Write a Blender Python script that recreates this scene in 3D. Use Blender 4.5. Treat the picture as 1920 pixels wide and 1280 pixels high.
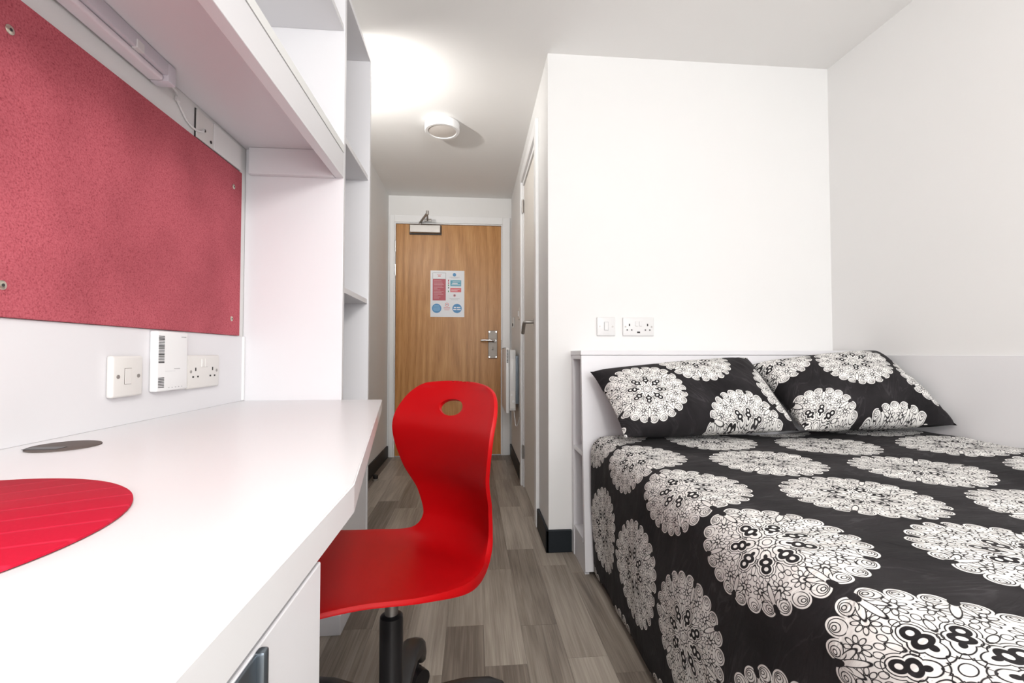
import bpy, bmesh, math, random
from mathutils import Vector, Matrix, noise
random.seed(7)
PI = math.pi
for o in list(bpy.data.objects): bpy.data.objects.remove(o, do_unlink=True)
scene = bpy.context.scene
C = scene.collection

# ------------------------------------------------------------------ camera
CAM_H = 0.8926
cam_d = bpy.data.cameras.new('camera')
cam_d.sensor_width = 36.0
cam_d.lens = 854.23 / 1920 * 36
cam_d.clip_start = 0.02
cam = bpy.data.objects.new('camera', cam_d)
C.objects.link(cam)
cam.location = (0, 0, CAM_H)
cam.rotation_euler = (PI / 2 + 0.0277, 0, -0.0861)
scene.camera = cam

# ------------------------------------------------------------------ light and exposure
W = bpy.data.worlds.new('World'); scene.world = W
W.use_nodes = True
bg = W.node_tree.nodes['Background']
bg.inputs[0].default_value = (0.86, 0.93, 1.0, 1)
bg.inputs[1].default_value = 1.5
scene.view_settings.view_transform = 'Standard'
scene.view_settings.look = 'None'
scene.view_settings.gamma = 1
scene.view_settings.use_curve_mapping = False
scene.view_settings.exposure = 0.0

def area(name, loc, rot, sx, sy, power, col=(1, 1, 1)):
    d = bpy.data.lights.new(name, 'AREA'); d.shape = 'RECTANGLE'
    d.size = sx; d.size_y = sy; d.energy = power; d.color = col
    o = bpy.data.objects.new(name, d); C.objects.link(o)
    o.location = loc; o.rotation_euler = rot
    return o
# daylight entering through the assumed, unseen window behind the camera
YB = -2.20
area('assumed_window_daylight', (0.55, YB + 0.02, 1.50), (PI / 2, 0, 0), 2.0, 1.25, 52, (0.97, 0.985, 1.0))

# ------------------------------------------------------------------ node helpers
class E:
    """small expression wrapper that builds Math nodes"""
    t = None
    def __init__(s, v): s.v = v
    @staticmethod
    def op(o, a, b=None, c=None, clamp=False):
        n = E.t.nodes.new('ShaderNodeMath'); n.operation = o; n.use_clamp = clamp
        for i, x in enumerate((a, b, c)):
            if x is None: continue
            x = x.v if isinstance(x, E) else x
            if isinstance(x, (int, float)): n.inputs[i].default_value = x
            else: E.t.links.new(x, n.inputs[i])
        return E(n.outputs[0])
    def __add__(s, o): return E.op('ADD', s, o)
    __radd__ = __add__
    def __sub__(s, o): return E.op('SUBTRACT', s, o)
    def __rsub__(s, o): return E.op('SUBTRACT', o, s)
    def __mul__(s, o): return E.op('MULTIPLY', s, o)
    __rmul__ = __mul__
    def __truediv__(s, o): return E.op('DIVIDE', s, o)
def eabs(a): return E.op('ABSOLUTE', a)
def esqrt(a): return E.op('SQRT', a)
def esin(a): return E.op('SINE', a)
def ecos(a): return E.op('COSINE', a)
def emin(a, b): return E.op('MINIMUM', a, b)
def emax(a, b): return E.op('MAXIMUM', a, b)
def eround(a): return E.op('ROUND', a)
SOFT = 0.004
def line(d, w): return E.op('MULTIPLY_ADD', eabs(d), -1 / SOFT, (w + SOFT) / SOFT, True)
def fill(d): return E.op('MULTIPLY_ADD', d, -1 / SOFT, 0.5, True)
def hyp(x, y): return esqrt(x * x + y * y)
def ell(x, y, a, b): return (hyp(x * (1 / a), y * (1 / b)) - 1.0) * min(a, b)
def fold(r, th, n, ph=0.0):
    a = th * (n / (2 * PI)) + ph
    a = (a - eround(a)) * (2 * PI / n)
    return r * ecos(a), r * esin(a)

def new_mat(name):
    m = bpy.data.materials.new(name); m.use_nodes = True
    nt = m.node_tree; b = nt.nodes['Principled BSDF']
    return m, nt, b

def plain(name, col, rough=0.5, metal=0.0, spec=0.5, bump=None, var=0.0, vscale=4.0, coat=0.0):
    """procedural material: base colour with faint noise variation and optional noise bump (scale, strength)"""
    m, nt, b = new_mat(name)
    b.inputs['Roughness'].default_value = rough
    b.inputs['Metallic'].default_value = metal
    b.inputs['Specular IOR Level'].default_value = spec
    b.inputs['Coat Weight'].default_value = coat
    tc = nt.nodes.new('ShaderNodeTexCoord')
    nz = nt.nodes.new('ShaderNodeTexNoise'); nz.inputs['Scale'].default_value = vscale
    nz.inputs['Detail'].default_value = 3
    nt.links.new(tc.outputs['Object'], nz.inputs['Vector'])
    mx = nt.nodes.new('ShaderNodeMix'); mx.data_type = 'RGBA'
    k = var
    mx.inputs[6].default_value = (*[c * (1 - k) for c in col], 1)
    mx.inputs[7].default_value = (*[min(1, c * (1 + k)) for c in col], 1)
    nt.links.new(nz.outputs['Fac'], mx.inputs[0])
    nt.links.new(mx.outputs[2], b.inputs['Base Color'])
    if bump:
        n2 = nt.nodes.new('ShaderNodeTexNoise'); n2.inputs['Scale'].default_value = bump[0]
        n2.inputs['Detail'].default_value = 4
        nt.links.new(tc.outputs['Object'], n2.inputs['Vector'])
        bp = nt.nodes.new('ShaderNodeBump'); bp.inputs['Strength'].default_value = bump[1]
        bp.inputs['Distance'].default_value = 0.002
        nt.links.new(n2.outputs['Fac'], bp.inputs['Height'])
        nt.links.new(bp.outputs['Normal'], b.inputs['Normal'])
    return m

MAT = {}
MAT['wall'] = plain('wall_paint', (0.80, 0.795, 0.785), 0.7, spec=0.2, bump=(180, 0.04), var=0.01)
MAT['corridor'] = plain('shaded_white_paint', (0.76, 0.72, 0.67), 0.7, spec=0.2, bump=(180, 0.04), var=0.01)  # white bathroom door; its shade is put into this beige colour
MAT['ceiling'] = plain('ceiling_paint', (0.86, 0.85, 0.835), 0.8, spec=0.2, bump=(150, 0.03), var=0.01)
MAT['gloss'] = plain('white_gloss_paint', (0.84, 0.84, 0.84), 0.35, var=0.01)
MAT['lam'] = plain('white_laminate', (0.76, 0.75, 0.77), 0.32, spec=0.4, var=0.008, vscale=2)
MAT['desk'] = plain('white_desk_laminate', (0.77, 0.765, 0.775), 0.28, spec=0.4, var=0.008, vscale=2)
MAT['lamedge'] = plain('laminate_edge_band', (0.80, 0.80, 0.79), 0.4, var=0.01)
MAT['plastic'] = plain('white_plastic', (0.72, 0.715, 0.71), 0.3, var=0.01)
MAT['oldplastic'] = plain('ivory_plastic', (0.74, 0.72, 0.695), 0.35, var=0.01)
MAT['skirt'] = plain('charcoal_skirting', (0.012, 0.016, 0.020), 0.5, spec=0.25, var=0.1)
MAT['black'] = plain('black_plastic', (0.012, 0.011, 0.012), 0.35, var=0.1)
MAT['dark'] = plain('dark_gap', (0.03, 0.028, 0.028), 0.8)
MAT['blackcloth'] = plain('black_base_fabric', (0.012, 0.011, 0.012), 0.9, var=0.2, vscale=30)
MAT['steel'] = plain('brushed_steel', (0.42, 0.40, 0.38), 0.48, metal=1.0, var=0.05, vscale=40)
MAT['satin'] = plain('satin_nickel_plate', (0.27, 0.245, 0.22), 0.5, metal=1.0, var=0.08, vscale=60)
MAT['chrome'] = plain('chrome', (0.75, 0.75, 0.76), 0.15, metal=1.0)
MAT['brassy'] = plain('nickel_screw', (0.62, 0.57, 0.48), 0.3, metal=1.0)
MAT['gunmetal'] = plain('dark_metal_pull', (0.20, 0.23, 0.26), 0.3, metal=0.9, var=0.1, vscale=8)
MAT['red'] = plain('red_polypropylene', (0.43, 0.001, 0.003), 0.45, spec=0.22, bump=(900, 0.06), var=0.02)
MAT['grommet'] = plain('brown_grey_plastic', (0.115, 0.095, 0.085), 0.6, spec=0.2, var=0.05)
MAT['mattress'] = plain('mattress_ticking', (0.7, 0.7, 0.7), 0.9, var=0.02)
MAT['diff'] = plain('opal_diffuser', (0.74, 0.70, 0.66), 0.4)
MAT['paper'] = plain('paper_white', (0.74, 0.75, 0.78), 0.35, var=0.01)
MAT['p_red'] = plain('print_red', (0.42, 0.035, 0.06), 0.4, var=0.1, vscale=60)
MAT['p_red2'] = plain('print_bright_red', (0.65, 0.07, 0.08), 0.4)
MAT['p_blue'] = plain('print_blue', (0.03, 0.22, 0.48), 0.4)
MAT['p_teal'] = plain('print_teal', (0.06, 0.32, 0.45), 0.4)
MAT['p_lblue'] = plain('print_light_blue', (0.25, 0.48, 0.68), 0.4)
MAT['p_grey'] = plain('print_grey', (0.45, 0.45, 0.46), 0.4)
MAT['p_dark'] = plain('print_dark', (0.08, 0.07, 0.09), 0.4)
MAT['p_pink'] = plain('print_pink', (0.62, 0.30, 0.32), 0.4)
MAT['p_green'] = plain('print_green', (0.06, 0.25, 0.10), 0.4)
MAT['tube'] = plain('lamp_lens', (0.80, 0.74, 0.78), 0.25)
MAT['lampbody'] = plain('lamp_body', (0.66, 0.63, 0.68), 0.4)
MAT['duct'] = plain('window_upvc', (0.85, 0.85, 0.85), 0.3)

def mat_pinboard():
    m, nt, b = new_mat('red_felt_pinboard')
    tc = nt.nodes.new('ShaderNodeTexCoord')
    n1 = nt.nodes.new('ShaderNodeTexNoise'); n1.inputs['Scale'].default_value = 330; n1.inputs['Detail'].default_value = 5
    n2 = nt.nodes.new('ShaderNodeTexNoise'); n2.inputs['Scale'].default_value = 5; n2.inputs['Detail'].default_value = 3
    for n in (n1, n2): nt.links.new(tc.outputs['Object'], n.inputs['Vector'])
    r = nt.nodes.new('ShaderNodeValToRGB')
    e = r.color_ramp.elements
    e[0].position = 0.25; e[0].color = (0.29, 0.050, 0.066, 1)
    e[1].position = 0.75; e[1].color = (0.58, 0.148, 0.180, 1)
    x = e.new(0.45); x.color = (0.49, 0.108, 0.135, 1)
    nt.links.new(n1.outputs['Fac'], r.inputs[0])
    mx = nt.nodes.new('ShaderNodeMix'); mx.data_type = 'RGBA'; mx.blend_type = 'MULTIPLY'
    r2 = nt.nodes.new('ShaderNodeValToRGB')
    r2.color_ramp.elements[0].color = (0.80, 0.78, 0.78, 1); r2.color_ramp.elements[0].position = 0.35
    r2.color_ramp.elements[1].color = (1.0, 1.0, 1.0, 1); r2.color_ramp.elements[1].position = 0.65
    nt.links.new(n2.outputs['Fac'], r2.inputs[0])
    mx.inputs[0].default_value = 1
    nt.links.new(r.outputs[0], mx.inputs[6]); nt.links.new(r2.outputs[0], mx.inputs[7])
    nt.links.new(mx.outputs[2], b.inputs['Base Color'])
    bp = nt.nodes.new('ShaderNodeBump'); bp.inputs['Strength'].default_value = 0.5; bp.inputs['Distance'].default_value = 0.002
    nt.links.new(n1.outputs['Fac'], bp.inputs['Height']); nt.links.new(bp.outputs['Normal'], b.inputs['Normal'])
    b.inputs['Roughness'].default_value = 0.95; b.inputs['Specular IOR Level'].default_value = 0.1
    return m
MAT['felt'] = mat_pinboard()

def mat_oak():
    m, nt, b = new_mat('oak_veneer')
    tc = nt.nodes.new('ShaderNodeTexCoord')
    def mp(s):
        n = nt.nodes.new('ShaderNodeMapping'); n.inputs['Scale'].default_value = s
        nt.links.new(tc.outputs['Object'], n.inputs['Vector']); return n
    a = nt.nodes.new('ShaderNodeTexNoise'); a.inputs['Scale'].default_value = 1; a.inputs['Detail'].default_value = 6
    a.inputs['Distortion'].default_value = 0.6
    nt.links.new(mp((34, 1, 1.6)).outputs[0], a.inputs['Vector'])
    w = nt.nodes.new('ShaderNodeTexWave'); w.wave_type = 'RINGS'; w.rings_direction = 'Y'
    w.inputs['Scale'].default_value = 1.0; w.inputs['Distortion'].default_value = 9; w.inputs['Detail'].default_value = 3
    w.inputs['Detail Scale'].default_value = 1.2
    nt.links.new(mp((5.0, 1, 0.55)).outputs[0], w.inputs['Vector'])
    f = nt.nodes.new('ShaderNodeTexNoise'); f.inputs['Scale'].default_value = 1; f.inputs['Detail'].default_value = 3
    nt.links.new(mp((260, 1, 9)).outputs[0], f.inputs['Vector'])
    E.t = nt
    v = E(a.outputs['Fac']) * 0.46 + E(w.outputs['Fac']) * 0.13 + E(f.outputs['Fac']) * 0.52 - 0.01
    r = nt.nodes.new('ShaderNodeValToRGB'); e = r.color_ramp.elements
    e[0].position = 0.30; e[0].color = (0.30, 0.125, 0.030, 1)
    e[1].position = 0.78; e[1].color = (0.62, 0.335, 0.125, 1)
    x = e.new(0.54); x.color = (0.48, 0.225, 0.068, 1)
    nt.links.new(v.v, r.inputs[0]); nt.links.new(r.outputs[0], b.inputs['Base Color'])
    b.inputs['Roughness'].default_value = 0.38; b.inputs['Specular IOR Level'].default_value = 0.4
    return m
MAT['oak'] = mat_oak()

def mat_plank():
    m, nt, b = new_mat('grey_oak_vinyl_plank')
    tc = nt.nodes.new('ShaderNodeTexCoord'); oi = nt.nodes.new('ShaderNodeObjectInfo')
    E.t = nt
    sh = nt.nodes.new('ShaderNodeVectorMath'); sh.operation = 'ADD'
    cb = nt.nodes.new('ShaderNodeCombineXYZ')
    nt.links.new((E(oi.outputs['Random']) * 37.0).v, cb.inputs[2])
    nt.links.new(tc.outputs['Object'], sh.inputs[0]); nt.links.new(cb.outputs[0], sh.inputs[1])
    def tex(s, det, dist=0.0):
        mp = nt.nodes.new('ShaderNodeMapping'); mp.inputs['Scale'].default_value = s
        nt.links.new(sh.outputs[0], mp.inputs['Vector'])
        n = nt.nodes.new('ShaderNodeTexNoise'); n.inputs['Scale'].default_value = 1; n.inputs['Detail'].default_value = det
        n.inputs['Distortion'].default_value = dist
        nt.links.new(mp.outputs[0], n.inputs['Vector']); return E(n.outputs['Fac'])
    v = tex((38, 2.2, 1), 5, 0.5) * 0.50 + tex((210, 5, 1), 4) * 0.42 + tex((7, 1.2, 1), 2) * 0.25
    v = v + (E(oi.outputs['Random']) - 0.5) * 0.34
    r = nt.nodes.new('ShaderNodeValToRGB'); e = r.color_ramp.elements
    e[0].position = 0.34; e[0].color = (0.140, 0.114, 0.092, 1)
    e[1].position = 0.86; e[1].color = (0.46, 0.41, 0.350, 1)
    x = e.new(0.60); x.color = (0.290, 0.250, 0.209, 1)
    nt.links.new(v.v, r.inputs[0]); nt.links.new(r.outputs[0], b.inputs['Base Color'])
    b.inputs['Roughness'].default_value = 0.42; b.inputs['Specular IOR Level'].default_value = 0.35
    bp = nt.nodes.new('ShaderNodeBump'); bp.inputs['Strength'].default_value = 0.12; bp.inputs['Distance'].default_value = 0.001
    nt.links.new(v.v, bp.inputs['Height']); nt.links.new(bp.outputs['Normal'], b.inputs['Normal'])
    return m
MAT['plank'] = mat_plank()

def mat_placemat():
    m, nt, b = new_mat('crimson_woven_mat')
    E.t = nt
    tc = nt.nodes.new('ShaderNodeTexCoord'); sp = nt.nodes.new('ShaderNodeSeparateXYZ')
    nt.links.new(tc.outputs['Object'], sp.inputs[0])
    x, y = E(sp.outputs[0]), E(sp.outputs[1])
    th = E.op('ARCTAN2', y + 0.30, x + 0.62)
    s = esin(th * 130.0)
    ln = E.op('MULTIPLY_ADD', s, 7.0, -6.2, True)
    nz = nt.nodes.new('ShaderNodeTexNoise'); nz.inputs['Scale'].default_value = 240; nz.inputs['Detail'].default_value = 3
    nt.links.new(tc.outputs['Object'], nz.inputs['Vector'])
    mx = nt.nodes.new('ShaderNodeMix'); mx.data_type = 'RGBA'
    mx.inputs[6].default_value = (0.50, 0.006, 0.030, 1); mx.inputs[7].default_value = (0.60, 0.02, 0.055, 1)
    nt.links.new(ln.v, mx.inputs[0]); nt.links.new(mx.outputs[2], b.inputs['Base Color'])
    bp = nt.nodes.new('ShaderNodeBump'); bp.inputs['Strength'].default_value = 0.4; bp.inputs['Distance'].default_value = 0.001
    nt.links.new((E(nz.outputs['Fac']) * 0.4 - ln).v, bp.inputs['Height']); nt.links.new(bp.outputs['Normal'], b.inputs['Normal'])
    b.inputs['Roughness'].default_value = 0.7; b.inputs['Specular IOR Level'].default_value = 0.2
    return m
MAT['placemat'] = mat_placemat()

PITCH_U, PITCH_V, SKEW, RAD = 0.355, 0.326, 0.20, 0.157
def mat_medallion():
    """black cotton printed with white line-drawn medallions on a skewed lattice (UV in metres)"""
    m, nt, b = new_mat('medallion_print_cotton')
    E.t = nt
    uv = nt.nodes.new('ShaderNodeUVMap'); uv.uv_map = 'UVMap'
    sp = nt.nodes.new('ShaderNodeSeparateXYZ'); nt.links.new(uv.outputs[0], sp.inputs[0])
    u, v = E(sp.outputs[0]), E(sp.outputs[1])
    c = eround(u * (1 / PITCH_U))
    lu = u - c * PITCH_U
    v2 = v - c * SKEW
    lv = v2 - eround(v2 * (1 / PITCH_V)) * PITCH_V
    x = lu * (1 / RAD); y = lv * (1 / RAD)
    r = hyp(x, y); th = E.op('ARCTAN2', y, x)
    ax, ay = fold(r, th, 8); bx_, by_ = fold(r, th, 8, 0.5)
    # centre rosette
    ink = emax(line(r - 0.05, 0.003), line(r - (ecos(th * 8.0) * 0.022 + 0.115), 0.004))
    # eight beaded motifs
    d1 = ell(ax - 0.405, ay, 0.050, 0.045); d2 = ell(ax - 0.305, ay, 0.045, 0.058)
    d3 = ell(ax - 0.225, ay, 0.038, 0.026)
    dm = emin(emin(d1, d2), d3)
    motif = emax(emax(line(d1, 0.017), line(d2, 0.017)), fill(d3))
    ink = emax(ink, emax(line(dm - 0.040, 0.003), line(dm - 0.068, 0.0022)))
    ink = emax(ink, line(ell(bx_ - 0.43, by_, 0.075, 0.028), 0.0022))
    ink = emax(ink, line(ell(bx_ - 0.30, by_, 0.03, 0.02), 0.0022))
    # chain of little petals
    px, py = fold(r, th, 40)
    ink = emax(ink, line(ell(px - 0.535, py, 0.042, 0.030), 0.0022))
    # ring of daisies
    fx, fy = fold(r, th, 16, 0.5)
    qx = fx - 0.70
    rr = hyp(qx, fy); tt = E.op('ARCTAN2', fy, qx)
    ex, ey = fold(rr, tt, 9)
    daisy = emax(line(rr - 0.040, 0.003), line(ell(ex - 0.083, ey, 0.040, 0.022), 0.0022))
    hole = fill(rr - 0.125)
    ink = emax(ink * (1.0 - hole), daisy)
    # leaf fan on the eight axes
    ay2 = eabs(ay); gx = ax - 0.90
    leaf0 = ell(gx + 0.15, ay, 0.15, 0.035)
    ca, sa = math.cos(0.55), math.sin(0.55)
    rx = gx * ca - ay2 * sa; ry = gx * sa + ay2 * ca
    leaf1 = ell(rx + 0.12, ry, 0.12, 0.034)
    ca, sa = math.cos(1.15), math.sin(1.15)
    rx = gx * ca - ay2 * sa; ry = gx * sa + ay2 * ca
    leaf2 = ell(rx + 0.10, ry, 0.10, 0.034)
    for lf in (leaf2, leaf1, leaf0):
        ink = emax(ink * (1.0 - fill(lf)), line(lf, 0.0028))
    # scalloped border with curls
    sx_, sy_ = fold(r, th, 24, 0.5)
    ds = emin(ell(sx_ - 0.885, sy_, 0.115, 0.112), r - 0.86)
    outer = fill(0.845 - r)
    curl = emax(line(ell(sx_ - 0.905, sy_ - 0.012, 0.050, 0.052), 0.003), line(ell(sx_ - 0.912, sy_ - 0.02, 0.020, 0.026), 0.003))
    curl = emax(curl, line(ell(sx_ - 0.885, sy_, 0.088, 0.088), 0.003) * fill(0.80 - r))
    ink = emax(ink * (1.0 - outer * 0.75), curl)
    loop = ell(ax - 0.930, ay, 0.050, 0.026)
    ink = emax(emax(ink * (1.0 - fill(loop)), motif), line(loop, 0.014))
    mask = fill(ds)
    white = mask * (1.0 - ink)
    wn = nt.nodes.new('ShaderNodeTexNoise'); wn.inputs['Scale'].default_value = 6; wn.inputs['Detail'].default_value = 4
    nt.links.new(uv.outputs[0], wn.inputs['Vector'])
    dk = nt.nodes.new('ShaderNodeValToRGB')
    dk.color_ramp.elements[0].color = (0.010, 0.009, 0.010, 1); dk.color_ramp.elements[0].position = 0.3
    dk.color_ramp.elements[1].color = (0.030, 0.027, 0.029, 1); dk.color_ramp.elements[1].position = 0.75
    nt.links.new(wn.outputs['Fac'], dk.inputs[0])
    mx = nt.nodes.new('ShaderNodeMix'); mx.data_type = 'RGBA'
    nt.links.new(dk.outputs[0], mx.inputs[6])
    mx.inputs[7].default_value = (0.79, 0.775, 0.75, 1)
    nt.links.new(white.v, mx.inputs[0]); nt.links.new(mx.outputs[2], b.inputs['Base Color'])
    b.inputs['Roughness'].default_value = 0.85; b.inputs['Specular IOR Level'].default_value = 0.15
    b.inputs['Sheen Weight'].default_value = 0.02
    b.inputs['Sheen Roughness'].default_value = 0.5
    # soft crumple relief of cotton
    mp = nt.nodes.new('ShaderNodeMapping'); mp.inputs['Scale'].default_value = (5, 16, 1); mp.inputs['Rotation'].default_value = (0, 0, 0.25)
    nt.links.new(uv.outputs[0], mp.inputs['Vector'])
    cr_ = nt.nodes.new('ShaderNodeTexNoise'); cr_.inputs['Scale'].default_value = 1; cr_.inputs['Detail'].default_value = 5
    cr_.inputs['Distortion'].default_value = 0.8
    nt.links.new(mp.outputs[0], cr_.inputs['Vector'])
    streak = E.op('MULTIPLY_ADD', eabs(E(cr_.outputs['Fac']) - 0.5), -45.0, 1.0, True) * E.op('MULTIPLY_ADD', E(wn.outputs['Fac']), 3.0, -1.2, True)
    m2 = nt.nodes.new('ShaderNodeMix'); m2.data_type = 'RGBA'
    nt.links.new((streak * 0.55).v, m2.inputs[0]); nt.links.new(dk.outputs[0], m2.inputs[6]); m2.inputs[7].default_value = (0.085, 0.08, 0.085, 1)
    nt.links.new(m2.outputs[2], mx.inputs[6])
    bp = nt.nodes.new('ShaderNodeBump'); bp.inputs['Strength'].default_value = 0.6; bp.inputs['Distance'].default_value = 0.016
    nt.links.new(cr_.outputs['Fac'], bp.inputs['Height']); nt.links.new(bp.outputs['Normal'], b.inputs['Normal'])
    return m
MAT['medal'] = mat_medallion()

def mat_glass():
    m, nt, b = new_mat('window_glass')
    b.inputs['Base Color'].default_value = (0.95, 0.98, 1, 1); b.inputs['Roughness'].default_value = 0.02
    b.inputs['Transmission Weight'].default_value = 1.0; b.inputs['IOR'].default_value = 1.1
    return m
MAT['glass'] = mat_glass()
def mat_emit(name, col, s):
    m, nt, b = new_mat(name)
    b.inputs['Base Color'].default_value = (*col, 1)
    b.inputs['Emission Color'].default_value = (*col, 1); b.inputs['Emission Strength'].default_value = s
    return m

# ------------------------------------------------------------------ geometry helpers
def bx(bm, x0, x1, y0, y1, z0, z1, bev=0.0, seg=2):
    ret = bmesh.ops.create_cube(bm, size=1.0)
    vs = ret['verts']
    for v in vs:
        v.co = Vector(((x0 + x1) / 2 + v.co.x * (x1 - x0), (y0 + y1) / 2 + v.co.y * (y1 - y0), (z0 + z1) / 2 + v.co.z * (z1 - z0)))
    if bev > 0:
        es = list({e for v in vs for e in v.link_edges})
        bmesh.ops.bevel(bm, geom=es, offset=bev, segments=seg, affect='EDGES', profile=0.5)
    return bm
def box(*a, **k): return bx(bmesh.new(), *a, **k)
def prism(poly, z0, z1, bev=0.0):
    bm = bmesh.new()
    lo = [bm.verts.new((x, y, z0)) for x, y in poly]; hi = [bm.verts.new((x, y, z1)) for x, y in poly]
    n = len(poly)
    bm.faces.new(lo[::-1]); bm.faces.new(hi)
    for i in range(n): bm.faces.new((lo[i], lo[(i + 1) % n], hi[(i + 1) % n], hi[i]))
    bmesh.ops.recalc_face_normals(bm, faces=bm.faces)
    if bev: bmesh.ops.bevel(bm, geom=list(bm.edges), offset=bev, segments=2, affect='EDGES')
    return bm
def cyl(bm, p0, p1, r0, r1=None, n=24, cap=True):
    r1 = r0 if r1 is None else r1
    p0, p1 = Vector(p0), Vector(p1); d = (p1 - p0); L = d.length
    q = d.to_track_quat('Z', 'Y').to_matrix().to_4x4()
    M = Matrix.Translation((p0 + p1) / 2) @ q
    bmesh.ops.create_cone(bm, cap_ends=cap, segments=n, radius1=max(r0, 1e-5), radius2=max(r1, 1e-5), depth=L, matrix=M)
    return bm
def lathe(bm, prof, org=(0, 0, 0), axis='Z', n=40):
    """prof: (radius, height) list"""
    rings = []
    for r, h in prof:
        ring = []
        for i in range(n):
            a = 2 * PI * i / n
            if axis == 'Z': p = (r * math.cos(a), r * math.sin(a), h)
            elif axis == 'Y': p = (r * math.cos(a), h, r * math.sin(a))
            else: p = (h, r * math.cos(a), r * math.sin(a))
            ring.append(bm.verts.new(Vector(org) + Vector(p)))
        rings.append(ring)
    for a, b_ in zip(rings[:-1], rings[1:]):
        for i in range(n): bm.faces.new((a[i], a[(i + 1) % n], b_[(i + 1) % n], b_[i]))
    bm.faces.new(rings[0][::-1]); bm.faces.new(rings[-1])
    bmesh.ops.recalc_face_normals(bm, faces=bm.faces)
    return bm
def tube(bm, pts, r, n=10):
    pts = [Vector(p) for p in pts]
    rings = []
    for i, p in enumerate(pts):
        d = (pts[min(i + 1, len(pts) - 1)] - pts[max(i - 1, 0)]).normalized()
        up = Vector((0, 0, 1)) if abs(d.z) < 0.95 else Vector((1, 0, 0))
        a = d.cross(up).normalized(); b_ = d.cross(a).normalized()
        rr = r[i] if isinstance(r, (list, tuple)) else r
        rings.append([bm.verts.new(p + a * rr * math.cos(2 * PI * k / n) + b_ * rr * math.sin(2 * PI * k / n)) for k in range(n)])
    for A, B in zip(rings[:-1], rings[1:]):
        for k in range(n): bm.faces.new((A[k], A[(k + 1) % n], B[(k + 1) % n], B[k]))
    bm.faces.new(rings[0][::-1]); bm.faces.new(rings[-1])
    bmesh.ops.recalc_face_normals(bm, faces=bm.faces)
    return bm
def smooth_path(pts, k=6):
    pts = [Vector(p) for p in pts]; out = []
    n = len(pts)
    for i in range(n - 1):
        a, b_, c, d = pts[max(i - 1, 0)], pts[i], pts[i + 1], pts[min(i + 2, n - 1)]
        for j in range(k):
            f = j / k
            out.append(0.5 * ((2 * b_) + (c - a) * f + (2 * a - 5 * b_ + 4 * c - d) * f * f + (3 * b_ - a - 3 * c + d) * f ** 3))
    out.append(pts[-1]); return out

def wloc(o):
    v = Vector((0, 0, 0))
    while o: v = v + o.location; o = o.parent
    return v
def obj(name, bm, mat, parent=None, origin=None, smooth=False):
    """one mesh object; bm is in world coordinates"""
    org = wloc(parent) if parent else Vector(origin if origin else (0, 0, 0))
    if origin is None and parent is None:
        lo = [min(v.co[i] for v in bm.verts) for i in range(3)]; hi = [max(v.co[i] for v in bm.verts) for i in range(3)]
        org = Vector(((lo[0] + hi[0]) / 2, (lo[1] + hi[1]) / 2, lo[2]))
    bmesh.ops.translate(bm, verts=bm.verts, vec=-org)
    me = bpy.data.meshes.new(name); bm.to_mesh(me); bm.free()
    me.materials.append(MAT[mat] if isinstance(mat, str) else mat)
    if smooth:
        for p in me.polygons: p.use_smooth = True
        me.set_sharp_from_angle(angle=math.radians(40))
    o = bpy.data.objects.new(name, me); C.objects.link(o)
    if parent: o.parent = parent
    else: o.location = org
    return o
def tag(o, label, cat, group=None):
    o['label'] = label; o['category'] = cat
    if group: o['group'] = group
    return o
def thing(name, loc, label, cat, group=None):
    o = bpy.data.objects.new(name, None); C.objects.link(o); o.location = loc
    o.empty_display_size = 0.05
    return tag(o, label, cat, group)
def struct(name, bm, mat, label, cat, origin=None, smooth=False):
    o = obj(name, bm, mat, None, origin, smooth); o['kind'] = 'structure'
    return tag(o, label, cat)
def sthing(name, loc, label, cat):
    o = thing(name, loc, label, cat); o['kind'] = 'structure'; return o

# ------------------------------------------------------------------ measures (metres; x right, y into the room, z up)
XL, XR, XC = -0.7406, 1.7354, 0.3447      # left wall, right wall, corridor right wall
YD, YW = 4.0613, 2.0625                   # entrance door wall, bed-head wall
CH = 2.293
T = 0.12

# ------------------------------------------------------------------ room shell
fl = struct('floor', box(XL - T, XR + T, YB - T, YD + T, -0.06, -0.0016), 'plank', 'grey oak vinyl plank floor', 'floor')
PWD = 0.121
x = XL; k = 0
rnd = random.Random(3)
starts = {5: 0.72, 6: 1.52 - 1.16, 7: 1.325 - 0.58, 8: 1.51 - 0.58, 9: 1.92 - 1.16}
xs0 = -0.083 - 6 * PWD
i = 0
while xs0 + i * PWD < XR:
    a0 = max(xs0 + i * PWD, XL); a1 = min(xs0 + (i + 1) * PWD, XR)
    L = 0.585
    y = YB - rnd.random() * L if i not in starts else starts[i] - 2 * L
    while y < YD:
        b0, b1 = max(y, YB), min(y + L, YD)
        y += L
        if b1 - b0 < 0.02 or a1 - a0 < 0.01: continue
        if a0 > XC + 0.05 and b0 > YW: continue
        if a0 > XC + 0.05 and b1 > YW: b1 = YW
        if a0 < 0.62 or b0 < 0.0:
            cx, cy = (a0 + a1) / 2, (b0 + b1) / 2
            o = obj('plank', box(a0 + 0.0004, a1 - 0.0004, b0 + 0.0004, b1 - 0.0004, -0.0016, 0.0), 'plank', None, (cx, cy, 0))
            o.parent = fl; o.location = Vector((cx, cy, 0)) - fl.location
    i += 1

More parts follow.
